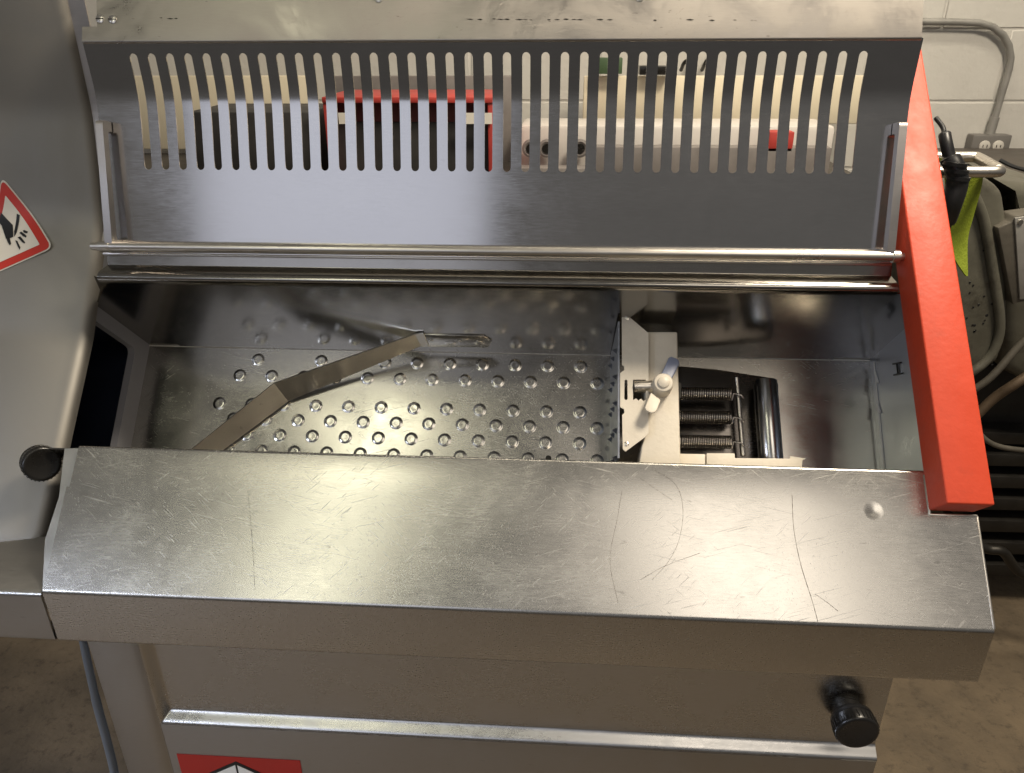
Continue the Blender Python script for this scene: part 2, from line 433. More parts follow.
# long scratches on the apron
def scratch(pts, w=.0006, h=.00225):
    bm = BM(); q = smoothpath([P46(x, y, h) for x, y in pts], 8)
    for a, b in zip(q, q[1:]):
        d = (b-a).normalized(); s = d.cross(n46).normalized()*w*random.uniform(.25, .6)
        face(bm, (a-s, a+s, b+s, b-s))
    obj('scratch', bm, M['scr'], mach)
scratch([(792, 495), (794, 530), (801, 565), (812, 600), (818, 622)], .00055)
scratch([(655, 470), (676, 485), (683, 510), (679, 540), (668, 562), (652, 580)], .0003)
scratch([(618, 603), (610, 560), (617, 520), (622, 490)], .0003)
scratch([(640, 580), (665, 566), (700, 553)], .0004)
scratch([(248, 490), (252, 540), (255, 590)], .0003)
scratch([(815, 594), (828, 603), (838, 611)], .0005)
scratch([(640, 478), (660, 492), (672, 500)], .0002)

# ---- base ledge left of the apron, under the cutter cover
bm = BM()
prof = fillet([(.66, .8735), (.6325, .8735), (.6325, .9375), (.7095, .9375), (.730, .9380)], [0, .002, .004, 0, 0], 6)
sheet(bm, prof, [-1.3, -.9, -.7, -.62, -.5625])
# strip running up beside the apron
bl = [P46(44, 592, -.006), P46(90, 592, -.006), P46(90, 449.5, -.006), P46(66, 449.5, -.006), P46(61, 497, -.006), P46(47, 540, -.006)]
prism(bm, bl, -n46*.003)
obj('base_ledge', bm, M['cab'], mach, solid=.002, smooth=30, offset=1)
bm = BM(); prism(bm, [(-1.3, .66, .876), (-1.3, .66, .93), (-1.3, 1.3, .93), (-1.3, 1.3, .876)], (.70, 0, 0))
obj('base_frame', bm, M['cab'], mach)

# ---- chamber: front wall, dimpled lower plate, rear wall with folded rim
f0 = V((0, .7535, 1.0515)); bot = CR+es*.215
bm = BM()
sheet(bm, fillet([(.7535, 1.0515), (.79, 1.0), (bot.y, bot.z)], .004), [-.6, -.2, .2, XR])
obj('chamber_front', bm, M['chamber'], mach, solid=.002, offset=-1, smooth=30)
bm = BM()
box_lo = bm.verts
# plate in the local frame (x, s, h)
def Lc(x, s, h): return V((x, CR.y, CR.z)) + es*s + en*h
obox(bm, V((0, CR.y, CR.z)), V((1, 0, 0)), es, en, (XL, .0, -.002), (XR, .215, 0))
DP = .04885
rows = [(.0200, 0, 0, 10), (.0455, -.5, 0, 11), (.0900, -1, 0, 11), (.1130, -.5, 0, 11), (.1362, 0, 0, 10), (.1605, -.5, 0, 11), (.184, 0, 0, 10)]
for s, ph, a_, cnt in rows:
    for kx in range(cnt+1):
        x = -.4581 + DP*(ph+kx)
        if x > .064: continue
        if s == .02 and kx == 1: continue
        ring = [(-.001, .0105), (.0000, .0100), (.00012, .0094), (.0004, .0085), (.0008, .0074), (.00105, .0062), (.0011, .0050), (.00105, .0034), (.001, .001)]
        lathe(bm, Lc(x + random.uniform(-.0004, .0004), s, 0), en, ring, 20)
dp = obj('dimpled_plate', bm, M['floorplate'], mach, smooth=50)
lab(dp, 'lower chamber plate embossed with rows of round dimples')
uL = 0.2355
rimp = CR + eu*uL
bm = BM()
prof = [(CR.y, CR.z), (rimp.y, rimp.z), (rimp.y+.035, rimp.z+.0035), (rimp.y+.0385, 1.2355)]
prof = fillet(prof, [0, .017, .003, 0], 9)
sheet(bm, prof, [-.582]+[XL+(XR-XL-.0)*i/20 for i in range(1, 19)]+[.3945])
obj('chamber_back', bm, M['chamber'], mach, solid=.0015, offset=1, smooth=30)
# the part of the rear wall right of the red bar's face (stops below the bar)
bm = BM()
nU = V((0, -sin(aU), cos(aU)))
if nU.dot(V((0, -1, -1))) < 0: nU = -nU
def onU(px, py, h): return on(px, py, nU, CR+nU*h)
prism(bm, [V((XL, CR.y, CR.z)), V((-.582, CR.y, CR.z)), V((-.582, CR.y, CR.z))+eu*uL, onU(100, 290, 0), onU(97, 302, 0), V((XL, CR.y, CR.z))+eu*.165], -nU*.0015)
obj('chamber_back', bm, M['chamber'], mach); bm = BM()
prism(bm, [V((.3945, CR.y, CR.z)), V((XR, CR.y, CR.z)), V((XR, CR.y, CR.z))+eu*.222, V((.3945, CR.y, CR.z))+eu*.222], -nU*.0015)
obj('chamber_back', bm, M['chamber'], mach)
bm = BM(); tube(bm, [(XL, CR.y-.0012, CR.z-.0003), (XR, CR.y-.0012, CR.z-.0003)], .0011, 8)
obj('weld_seam', bm, M['clip'], mach)
# right end wall
bm = BM()
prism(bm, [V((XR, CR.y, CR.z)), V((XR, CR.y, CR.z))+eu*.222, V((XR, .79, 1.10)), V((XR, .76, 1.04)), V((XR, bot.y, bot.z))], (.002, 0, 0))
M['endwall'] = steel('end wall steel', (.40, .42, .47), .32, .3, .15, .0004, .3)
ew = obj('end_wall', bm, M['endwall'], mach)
bm = BM()
for (xa_, ya_, yb_) in ((877.0, 372, 383), (879.5, 404, 413)):
    a = onX(xa_-2, ya_, XR-.0012); b = onX(xa_+1.0, yb_, XR-.0012)
    tube(bm, [a, b], .0016, 8)
tube(bm, [onX(874, 362, XR-.001), onX(884.5, 470, XR-.001)], .0007, 8)
obj('rivet', bm, M['clip'], ew)
bm = BM()
for seg_ in (((893, 364), (901, 362.5)), ((894, 375), (902, 373)), ((897, 364), (898, 374))):
    a, b = [onX(*q, XR-.0015) for q in seg_]; tube(bm, [a, b], .0013, 6)
obj('stamped_mark', bm, M['stblack'], ew)['label'] = 'small dark H shaped mark'

# left end frame round the dark outlet opening
def YZ(x, a, b): return V((x, CR.y, CR.z)) + eu*a + es*b
u2 = .165
oA = [(0, 0), (u2, 0), (u2, .214), (0, .214)]
iA = [(.040, .021), (u2-.01, .021), (u2-.01, .196), (.040, .196)]
# (first = along U, second = along P) : hole is offset .019 from U and .038 from P
iA = [(.036, .020), (u2-.01, .020), (u2-.01, .196), (.036, .196)]
def roundpoly(pts, r, n=5):
    out = []; N_ = len(pts)
    for i in range(N_):
        p0, p1, p2 = V(pts[i-1]), V(pts[i]), V(pts[(i+1) % N_]); d0 = (p0-p1).normalized()*r; d2 = (p2-p1).normalized()*r
        for k in range(n+1):
            s = k/n; q = (p1+d0).lerp(p1, s).lerp(p1.lerp(p1+d2, s), s); out.append(tuple(q))
    return out
inn = roundpoly(iA, .012, 5)
bm = BM()
# ring face between outer square and inner rounded square
def ringface(bm, x, flip):
    o = [bm.verts.new(YZ(x, *p)) for p in oA]; i_ = [bm.verts.new(YZ(x, *p)) for p in inn]; n = 6
    for k in range(4):
        for q in range(5): bm.faces.new((o[k], i_[k*n+q], i_[k*n+q+1]))
        bm.faces.new((o[k], i_[k*n+5], i_[((k+1) % 4)*n], o[(k+1) % 4]))
    return i_
i1 = ringface(bm, XL, 0); i2 = ringface(bm, XL-.010, 1)
for k in range(len(i1)): bm.faces.new((i1[k], i1[(k+1) % len(i1)], i2[(k+1) % len(i1)], i2[k]))
fr = obj('opening_frame', bm, M['framegrey'], mach, smooth=30)
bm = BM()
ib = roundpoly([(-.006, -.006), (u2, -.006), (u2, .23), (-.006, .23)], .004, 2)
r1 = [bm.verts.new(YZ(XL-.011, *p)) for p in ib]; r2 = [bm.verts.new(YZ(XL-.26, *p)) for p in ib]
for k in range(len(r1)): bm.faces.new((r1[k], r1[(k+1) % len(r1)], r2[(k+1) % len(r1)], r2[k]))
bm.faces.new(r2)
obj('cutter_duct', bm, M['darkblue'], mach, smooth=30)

# ---- red side bar
Tl = V((.396, .6869, 1.0562)); Bl = V((.396, .7163, 1.026))
xr_ = on(996, 508.5, n46, Tl).x
e45 = V((0, cos(radians(45.9)), sin(radians(45.9)))); n45 = V((0, -sin(radians(45.9)), cos(radians(45.9))))
bm = BM()
ltop = (onX(924, 60, xr_-.02)-Tl).dot(e45)
obox(bm, Tl, V((1, 0, 0)), e45, n45, (0, 0, -.0415), (xr_-.396, .585, 0))
bar = obj('side_bar', bm, M['red'], mach, bevel=.0022, seg=3)
lab(bar, 'red lacquered square bar sloping up along the right side')
# bar foot bracket
# ---- hinge rod and arms
RY, RZ = .9045, 1.2533
bm = BM(); tube(bm, [(-.575, RY, RZ), (.379, RY, RZ)], .0064, 24)
tube(bm, [(.3785, RY, RZ), (.3835, RY, RZ)], .0058, 24)
tube(bm, [(.383, RY, RZ), (.3905, RY, RZ)], .0075, 24); tube(bm, [(.390, RY, RZ), (.398, RY, RZ)], .0045, 20)
tube(bm, [(-.585, RY, RZ), (-.575, RY, RZ)], .0048, 20); tube(bm, [(-.563, RY, RZ), (-.561, RY, RZ)], .0069, 24)
obj('hinge_rod', bm, M['rod'], mach, smooth=50)

# ---- slotted guard
aL = radians(76.5)
p0 = V((0, .9225, 1.2385)); lp = [p0, p0+V((0, cos(aL), sin(aL)))*.170]
ang = 76.5; q = lp[-1].copy(); zc = 1.4845
pts = [q.copy()]
st_ = .0045; nst = 9
for i in range(nst):
    ang += (93.5-76.5)/nst; q = q+V((0, cos(radians(ang)), sin(radians(ang))))*st_; pts.append(q.copy())
last = (zc-q.z)/sin(radians(93.5)); q2 = q+V((0, cos(radians(93.5)), sin(radians(93.5))))*last
LP = [lp[0]] + pts + [q2]
cum = [0]
for a, b in zip(LP, LP[1:]): cum.append(cum[-1]+(b-a).length)
def lidp(t):
    for i in range(len(LP)-1):
        if t <= cum[i+1] or i == len(LP)-2:
            s = (t-cum[i])/(cum[i+1]-cum[i]); return LP[i].lerp(LP[i+1], s)
def t_at(py):   # arc length where the guard shows at image row py
    lo, hi = 0, cum[-1]
    for _ in range(40):
        mid = (lo+hi)/2; p = lidp(mid); d = V((-.07, p.y, p.z))-CAM; yy = 386.5-FPX*d.dot(UPV)/d.dot(FW)
        if yy > py: lo = mid
        else: hi = mid
    return lo
tB, tT = t_at(172), t_at(52)
NS, xs0, xs1, hw = 39, -.5145, .3305, .0047
lx0, lx1 = -.5725, .3915
pitch = (xs1-xs0)/(NS-1)
cols = [lx0, -.545, -.53]; slotcols = []
K = 6
for i in range(NS):
    xc = xs0+pitch*i
    a = len(cols)
    for k_ in range(K+1): cols.append(xc - hw*cos(pi*k_/K))
    slotcols.append((a, a+K, xc))
cols += [.345, .365, lx1]
bm = BM()
isslot = {}
for a, b, xc in slotcols:
    for c in range(a, b): isslot[c] = xc
def bulge(c_idx):   # extension of slot end at that column vertex
    for a, b, xc in slotcols:
        if a <= c_idx <= b: return sqrt(max(0, hw*hw-(cols[c_idx]-xc)**2))
    return 0
tmid = [t for t in cum if tB+.008 < t < tT-.008]
vrows = []
def row(ts): return [bm.verts.new((cols[j], lidp(ts[j]).y, lidp(ts[j]).z)) for j in range(len(cols))]
nC = len(cols)
R_ = []; kind = []
for f in (0, .3, .6, .85): R_.append(row([(tB-.002)*f]*nC)); kind.append('s')
R_.append(row([tB-.002]*nC)); kind.append('s')
R_.append(row([tB+hw-bulge(j) for j in range(nC)])); kind.append('o')      # slots start
for t in [tB+.012]+tmid+[tT-.012]:
    if t > tB+.006 and t < tT-.006: R_.append(row([t]*nC)); kind.append('o')
R_.append(row([tT-hw+bulge(j) for j in range(nC)])); kind.append('s')
for t in (tT+.002, (tT+cum[-1])/2, cum[-1]): R_.append(row([t]*nC)); kind.append('s')
for i in range(len(R_)-1):
    for j in range(nC-1):
        if kind[i] == 'o' and j in isslot: continue
        bm.faces.new((R_[i][j], R_[i][j+1], R_[i+1][j+1], R_[i+1][j]))
gd = obj('guard_lid', bm, M['lid'], mach, solid=.0016, offset=1, smooth=25)
lab(gd, 'raised steel guard cut with a row of tall rounded slots')
# bottom hem
bm = BM()
obox(bm, p0, V((1, 0, 0)), V((0, cos(aL), sin(aL))), V((0, -sin(aL), cos(aL))), (-.583, -.0015, -.001), (.391, .0022, .0035))
obj('guard_hem', bm, M['rod'], gd, bevel=.0007)
# hood above the crease
aH = radians(68)
hp = q2; hd = V((0, cos(aH), sin(aH)))
bm = BM()
xl_, xm_, xr2 = -.5725, -.5545, .3895
stp = .0165
prof = fillet([(hp.y+.004, hp.z-.003), (hp.y-.0012, hp.z-.0006), tuple((hp+hd*stp).yz), tuple((hp+hd*.075).yz), tuple((hp+hd*.075+V((0, .05, .005))).yz)], [0, .0015, 0, .006, 0], 4)
sheet(bm, prof, [xl_, xm_, -.3, 0, .2, xr2-.002, xr2], lambda i, j: j == 0 and prof[i][1] > hp.z+sin(aH)*stp-1e-4)
hd_o = obj('guard_hood', bm, M['hood'], mach, solid=.0018, offset=1, smooth=30)
nH = V((0, -sin(aH), cos(aH)))
for (sx_, sy_) in ((100, 19), (112.5, 19.5), (379, -2), (640, -3)):
    bm = BM(); c0 = on(sx_, sy_, nH, hp+nH*.0018)
    lathe(bm, c0, nH, [(-.001, .0052), (.0006, .005), (.0012, .0035), (.0014, .001)], 20)
    obox(bm, c0, V((1, 0, 0)), nH.cross(V((1, 0, 0))), nH, (-.0045, -.0005, .0005), (.0045, .0005, .0018), 1)
    obj('screw', bm, [M['rod'], M['dark']], hd_o)
# line of old dark residue along the hood
for x in [494, 500, 507, 519, 525, 531, 549, 557, 566, 574, 580, 600, 610, 470, 480, 690, 712, 735, 161, 170, 176, 655]:
    w = random.uniform(1.5, 4.5); hgt = random.uniform(.3, .8); y = 19.3 + (x-512)*.003 + random.uniform(-.5, .5)
    a = [on(x-w, y, nH, hp+nH*.0021), on(x, y-hgt, nH, hp+nH*.0021), on(x+w, y, nH, hp+nH*.0021), on(x+w*.2, y+hgt, nH, hp+nH*.0021)]
    bm = BM(); face(bm, a); obj('residue', bm, M['dark'], hd_o)
# hinge arms
nL = V((0, -sin(aL), cos(aL))); eL = V((0, cos(aL), sin(aL)))
def arm(xc, flip):
    bm = BM(); w = .0045
    t0, t1 = .006, .160
    pr = fillet([(t0, .003), (t0, .026), (t1, .022), (t1, .003)], [0, .004, .006, 0], 5)
    prI = fillet([(t0+.012, .003), (t0+.012, .014), (t1-.012, .012), (t1-.012, .003)], [0, .003, .004, 0], 5)
    o_ = [p0+eL*a+nL*b for a, b in pr]; i_ = [p0+eL*a+nL*b for a, b in prI]
    A = [[bm.verts.new(V((xc+s*w, p.y, p.z))) for p in o_] for s in (-1, 1)]
    Bv = [[bm.verts.new(V((xc+s*w, p.y, p.z))) for p in i_] for s in (-1, 1)]
    n = len(o_)
    for k in range(n-1):
        bm.faces.new((A[0][k], A[0][k+1], A[1][k+1], A[1][k])); bm.faces.new((Bv[0][k], Bv[1][k], Bv[1][k+1], Bv[0][k+1]))
        for s in (0, 1): bm.faces.new((A[s][k], Bv[s][k], Bv[s][k+1], A[s][k+1]))
    return bm
obj('hinge_arm', arm(.3795, 1), M['arm'], mach, smooth=35)
obj('hinge_arm', arm(-.5605, 0), M['arm'], mach, smooth=35)

# ---- cutter cover on the left
HX = -.622
hprof = fillet([(.7095, .9375), (.7095+.275*cos(radians(47.5)), .9375+.275*sin(radians(47.5))), (.985, 1.27), (1.012, 1.40), (1.014, 1.70)], [0, .10, .10, .15, 0], 10)
hprof[0] = (.7095, .9385)
# dense profile
HP = [hprof[0]]
for a, b in zip(hprof, hprof[1:]):
    d = (V(b)-V(a)).length; n = max(1, int(d/.012))
    for k in range(1, n+1): HP.append((a[0]+(b[0]-a[0])*k/n, a[1]+(b[1]-a[1])*k/n))
hc = [0]
for a, b in zip(HP, HP[1:]): hc.append(hc[-1]+(V(b)-V(a)).length)
def hpt(s, h=0):
    for i in range(len(HP)-1):
        if s <= hc[i+1] or i == len(HP)-2:
            f = (s-hc[i])/(hc[i+1]-hc[i]); a, b = V(HP[i]), V(HP[i+1]); p = a.lerp(b, f)
            d = (b-a).normalized(); nn = V((-d.y, d.x)); return V((0, p.x+nn.x*h, p.y+nn.y*h))
bm = BM()
# columns from the rounded right edge to the left; the left end falls away round a big radius
cols_h = [(HX-.006, .016), (HX-.0005, .008), (HX, .005)]
rows_h = len(HP)
Rr = .014
def topz(x):   # outline of the cover: a large round shoulder on its left
    cx, cz, R = -.665, 1.36, .30
    if x > cx: return 1.70
    d = R*R-(x-cx)**2
    return 1.70
xs_h = [HX] + [HX-.011*(1-cos(radians(a))) for a in (30, 50, 70, 90)]
grid = []
def zoff(a): return Rr*(1-sin(radians(a)))
cols2 = [(HX, .018+.010)] + [(HX-Rr*(1-cos(radians(a))), Rr*(1-sin(radians(a)))+.010) for a in (0, 15, 30, 45, 60, 75, 90)] + [(HX-Rr-.009*k_, .010*(1-k_/9)**2) for k_ in range(1, 10)] + [(-.74, 0), (-.78, 0), (-.85, 0), (-1.0, 0), (-1.35, 0)]
def shoulder(x, s):
    # push the surface back beyond a big arc at upper left so the cover reads as a round casing
    p = hpt(s); cx, cz, R = -.545, 1.285, .345
    d = sqrt((x-cx)**2+(p.z-cz)**2)
    if x < -.64 and p.z > 1.3 and d > R-.03:
        t = (d-(R-.03)); return min(.5, t*t*12 if t < .04 else .0192+(t-.04)*6)
    return 0
ss = [hc[-1]*i/110 for i in range(111)]
corner_r = .020
for s in ss:
    r_row = []
    for (x, back) in cols2:
        # lower right corner is rounded: pull x in near the bottom
        dx = 0
        if s < corner_r: dx = -(corner_r-sqrt(max(0, corner_r**2-(corner_r-s)**2)))
        p = hpt(s, -back); r_row.append(bm.verts.new((x+dx, p.y+shoulder(x, s), p.z)))
    grid.append(r_row)
for i in range(len(ss)-1):
    for j in range(len(cols2)-1): bm.faces.new((grid[i][j], grid[i+1][j], grid[i+1][j+1], grid[i][j+1]))
cv = obj('cutter_cover', bm, M['housing'], mach, smooth=60)
lab(cv, 'large rounded steel cover over the cutter on the left')
# bright folded door edge beside the guard
bm = BM()
path = [hpt(s, -.020) for s in ss if hpt(s).z > 1.24 and hpt(s).z < 1.62]
for a, b in zip(path, path[1:]):
    prism(bm, [V((HX-.006, a.y, a.z)), V((HX+.021, a.y, a.z)), V((HX+.021, b.y, b.z)), V((HX-.006, b.y, b.z))], (0, .002, 0))
obj('cover_flange', bm, M['arm'], cv, smooth=60)
bm = BM()
prism(bm, [(HX+.0217, 1.0125, 1.415), (HX+.0217, 1.0125, 1.437), (HX+.0245, 1.0125, 1.437), (HX+.0245, 1.0125, 1.415)], (0, .02, 0))
# small black buffer on the flange
obj('rubber_buffer', bm, M['black'], cv)
# knob on the cover
def hit_cover(px, py, h=0, shift=0):
    best = None
    for i in range(len(ss)-1):
        a, b = hpt(ss[i], h), hpt(ss[i+1], h); d = (b-a).normalized(); n_ = V((0, -d.z, d.y)); p = on(px, py, n_, a)
        if (p-V((p.x, a.y, a.z))).dot(d) >= -1e-6 and (p-V((p.x, b.y, b.z))).dot(d) <= 1e-6:
            s = ss[i]+(p-V((p.x, a.y, a.z))).dot(d); return p.x, s
    return None
kx, ks = hit_cover(50, 465)
kp = hpt(ks, .022); kp.x = kx
kb = obj('knob', knob(kp, (.66, -.62, .22), .0205, .020, .0190, .003), [M['black'], M['dark']], mach)
lab(kb, 'black round knob low on the cutter cover')
# triangular cut hazard sticker on the cover
def stick(poly, h, mi, bm, sub=10):
    """poly in (x, s) cover coordinates, drawn on the cover at height h"""
    b2 = BM(); b2.faces.new([b2.verts.new((p[0], p[1], 0)) for p in poly])
    # slice so that it follows the curve
    ymin = min(p[1] for p in poly); ymax = max(p[1] for p in poly); y = ymin
    while y < ymax:
        y += .006; bmesh.ops.bisect_plane(b2, geom=b2.verts[:]+b2.edges[:]+b2.faces[:], plane_co=(0, y, 0), plane_no=(0, 1, 0))
    for f in b2.faces:
        vs = [(v.co.x, v.co.y) for v in f.verts]
        bot_ = [bm.verts.new(V((x, 0, 0))+hpt(s, h-.0004)) for x, s in vs]; tp = [bm.verts.new(V((x, 0, 0))+hpt(s, h)) for x, s in vs]
        ff = bm.faces.new(tp); ff.material_index = mi
    b2.free()
def rp(pts, r, n=6): return roundpoly(pts, r, n)
T = [hit_cover(2, 176), hit_cover(54, 248), None]
tv, rv = V(T[0]), V(T[1])
# an equilateral triangle: third corner by rotation
def rot(v, a): return V((v.x*cos(a)-v.y*sin(a), v.x*sin(a)+v.y*cos(a)))
d = rv-tv
l1 = tv+rot(d, -pi/3); l2 = tv+rot(d, pi/3)
lv = V(hit_cover(-36, 288))
ctr = (tv+rv+lv)/3
def tri(k): return [tuple(ctr+(p-ctr)*k) for p in (tv, rv, lv)]
bm = BM()
stick(rp(tri(1.0), .012), .0010, 0, bm); stick(rp(tri(.955), .010), .0016, 1, bm); stick(rp(tri(.70), .0015, 2), .0022, 0, bm)
def hp_(pts): return [hit_cover(*p) for p in pts]
# pixel outline of the pictogram, mapped onto the cover: arm+hand, blade, fingertips
hand = [(1, 224), (2, 213), (6.5, 218), (14.5, 226), (15, 236), (17, 240), (15, 240), (12.5, 238), (11.5, 241), (13, 245), (11.5, 246), (9, 241.5), (6, 236), (4, 230)]
stick(hp_([(0.5, 223), (2.2, 212.5), (8, 219), (14.2, 225.5), (14.8, 237.5), (11, 239), (7.5, 239.5), (5, 232), (3, 226)]), .0028, 2, bm)
stick(hp_([(7.5, 238), (11, 238), (12.6, 244.5), (11.2, 246), (9.2, 243)]), .0028, 2, bm)
stick(hp_([(18.2, 214), (21.3, 215.5), (18.2, 233), (15.8, 237.5), (15.6, 232)]), .0028, 2, bm)
stick(hp_([(16.6, 241), (18.6, 241.5), (21.8, 248), (21.2, 250.6), (19.6, 248)]), .0028, 2, bm)
stick(hp_([(19, 238), (21.6, 237), (26.6, 243), (26, 244.2), (23.8, 243)]), .0028, 2, bm)
stick(hp_([(20.8, 233.5), (22.6, 232.2), (28, 236.5), (27.4, 238.4), (24.2, 236.8)]), .0028, 2, bm)
stick(hp_([(24, 231.6), (25.5, 230.6), (29.3, 232.3), (28.6, 234), (26, 233.6)]), .0028, 2, bm)
ws = obj('warning_sticker', bm, [M['stwhite'], M['stred'], M['stblack']], cv, smooth=60)
lab(ws, 'red edged white triangle sticker with a black cut hand')

# ---- bent guide blade in the chamber
def LH(px, py, h): return on(px, py, en, CR+en*h)
bm = BM()
tops = [LH(190, 450.5, .034), LH(274, 383, .034), onU(415, 334, .004), onU(423, 332.8, .0035)]
bots = [LH(222, 450.5, .006), LH(288, 401, .006), onU(421, 345.5, .004), onU(429, 346.0, .0035)]
# carry the blade on below the apron edge
ext_t = tops[0]+(tops[0]-tops[1])*.35; ext_b = bots[0]+(bots[0]-bots[1])*.35
T_ = [ext_t]+tops; B_ = [ext_b]+bots
tv_ = [bm.verts.new(p) for p in T_]; bv_ = [bm.verts.new(p) for p in B_]
for i in range(len(tv_)-1): bm.faces.new((tv_[i], tv_[i+1], bv_[i+1], bv_[i]))
nU = V((0, -sin(aU), cos(aU)))
if nU.dot(V((0, -1, -1))) < 0: nU = -nU
M['blade'] = steel('guide blade steel', (.80, .76, .68), .36, .3, .15, .0006, .5)
gb = obj('guide_blade', bm, M['blade'], mach, solid=.0018, offset=0, smooth=20)
bm = BM()
prism(bm, [onU(x, y, .0015) for x, y in ((417, 345.5), (421, 333.5), (484, 335), (492, 340), (488, 346.3))], nU*.0018)
for x, y in ((431, 340), (460, 340.5), (478, 341)):
    c0 = onU(x, y, .0032); lathe(bm, c0, nU, [(0, .0030), (.0018, .0028), (.0022, .001)], 14)
obj('guide_mount', bm, M['floorplate'], gb, bevel=.0004)
bm = BM()
c0 = LH(205, 450, .01); lathe(bm, c0, en, [(-.01, .005), (.014, .005), (.016, .004)], 16)
obj('pivot_screw', bm, M['dark'], gb)
bm = BM()
c0 = LH(548.5, 460, .0); lathe(bm, c0, en, [(-.001, .0014), (.012, .0014), (.012, .004), (.014, .004)], 12)
obj('locating_pin', bm, M['dark'], mach)

# ---- gripper / pusher carriage
gx = .0735
bm = BM()
obox(bm, V((gx, CR.y, CR.z)), V((1, 0, 0)), es, en, (0, .004, .001), (.0022, .185, .142))
for i in range(5):      # teeth that bite into the product, on the left face
    for h in (.03, .075, .12):
        s = .025+i*.036+h*.1; c0 = Lc(gx, s, h)
        v = [c0+es*.004, c0-es*.004, c0+en*.006]; apx = c0-V((.006, 0, 0))+en*.003
        q = [bm.verts.new(p) for p in v+[apx]]
        for f in ((0, 1, 2), (0, 1, 3), (1, 2, 3), (0, 2, 3)): bm.faces.new([q[i_] for i_ in f])
obj('claw_plate', bm, M['claw'], mach, smooth=20)
# white face plate (trapezoid with slots)
hA = .142
def GP(px, py, h=hA): p = LH(px, py, h); return p
def cutplate(bm, outer, holes, h, th, mi=0):
    """plate with holes: triangle-filled"""
    vs_all = []; es_all = []
    for loop in [outer]+holes:
        vs = [bm.verts.new(GP(x, y, h)) for x, y in loop]
        es_all += [bm.edges.new((vs[i], vs[(i+1) % len(vs)])) for i in range(len(vs))]
    r = bmesh.ops.triangle_fill(bm, edges=es_all, use_beauty=True)
    return
bm = BM()
slot1 = [(631.8+1.9*cos(a), (384.5 if sin(a) < 0 else 397.5)+2.2*sin(a)) for a in [i*pi/6 for i in range(12)]]
slot2 = [(633, 379.5), (646, 379.5), (646, 399.5), (643.5, 401), (641, 398.6), (638.5, 400.5), (636, 398.4), (633, 400)]
slot1 = [(625.0+1.6*cos(a), (383 if sin(a) < 0 else 397)+2.0*sin(a)) for a in [i*pi/6 for i in range(12)]]
outer = [(621.8, 310.5), (646.5, 331.5), (648.5, 333), (648.5, 433), (645, 437), (625.5, 451.5), (622.8, 449), (622.2, 415), (624.6, 412.5), (624, 409), (620.2, 407), (620.2, 373), (624.4, 370), (624.2, 366.5), (622, 365)]
slot1 = [(626.0+1.7*cos(a), (381.5 if sin(a) < 0 else 398)+2.0*sin(a)) for a in [i*pi/6 for i in range(12)]]
cutplate(bm, outer, [slot1, slot2], hA, .002)
bmesh.ops.recalc_face_normals(bm, faces=bm.faces)
fp = obj('face_plate', bm, M['white'], mach, solid=.0025, offset=-1, smooth=30)
# spot welds on the face plate
for x_, y_ in ((627.5, 318), (626.5, 444)):
    bm = BM(); lathe(bm, GP(x_, y_, hA), en, [(-.0005, .0035), (.0004, .003), (.0008, .0018), (.0009, .0005)], 14)
    obj('spot_weld', bm, M['rod'], fp)
# silver pin in slot
bm = BM()
tube(bm, [GP(634, 387, hA-.004), GP(652, 386.5, hA-.004)], .0078, 20)
obj('locking_pin', bm, M['rod'], fp)
# casting: upper block and long foot
bm = BM()
hB = .134
blk = [(644, 331.5), (677.5, 331.5), (680.5, 453), (682, 475), (637, 475), (641.5, 447), (645.5, 433)]
prism(bm, [GP(x, y, hB) for x, y in blk], -en*.045)
casting = obj('carriage_casting', bm, M['white'], mach, bevel=.0025, seg=3)
bm = BM()
hC = .110
prism(bm, [GP(x, y, hC) for x, y in [(679, 453.5), (705.5, 454), (706, 476), (679, 476)]], -en*.012)
prism(bm, [GP(x, y, hC+.003) for x, y in [(706.6, 453), (735, 453.2), (735, 458), (803, 458.5), (801.5, 478), (706.8, 478)]], -en*.012)
obj('slide_rail', bm, M['white'], mach, bevel=.0012)
bm = BM(); prism(bm, [GP(x, y, hC+.002) for x, y in [(790, 456), (806, 458.5), (801, 461), (790, 461)]], -en*.002)
obj('slide_tip', bm, M['white'], mach)
# dark recess plate of the carriage with roller
bm = BM()
prism(bm, [GP(x, y, .012) for x, y in [(676, 365.5), (717, 369), (768, 377), (777, 379.5), (778.5, 384), (783, 480), (676, 480)]], -en*.009)
obj('carriage_plate', bm, M['plate'], mach, bevel=.002)
for (yy) in (393.5, 417, 441.5):
    bm = BM(); a = GP(672, yy, .040); b = GP(731.5, yy+.6, .040); R = .0084; turns = 26; path = []
    for i in range(turns*10+1):
        f = i/(turns*10); th = 2*pi*turns*f; c0 = a.lerp(b, f); path.append(c0+es*R*cos(th)+en*R*sin(th))
    end = b + V((.002, 0, 0))
    path += [end+en*R*.3, end+V((.004, 0, 0))+en*.002, end+V((.010, 0, 0))+en*.004+es*.002, end+V((.014, 0, 0))+es*.006+en*.002]
    tube(bm, path, .0014, 6)
    obj('coil_spring', bm, M['spring'], mach, smooth=60)
bm = BM(); tube(bm, [GP(736.5, 378, .034), GP(743, 456, .034)], .0036, 16)
obj('spring_post', bm, M['rod'], mach)
bm = BM(); a, b = GP(765, 381, .032), GP(771, 462, .032); tube(bm, [a, b], .0165, 32)
M['roller'] = steel('roller steel', (.50, .49, .47), .22, .2, .1)
obj('roller', bm, M['roller'], mach, bevel=.001)
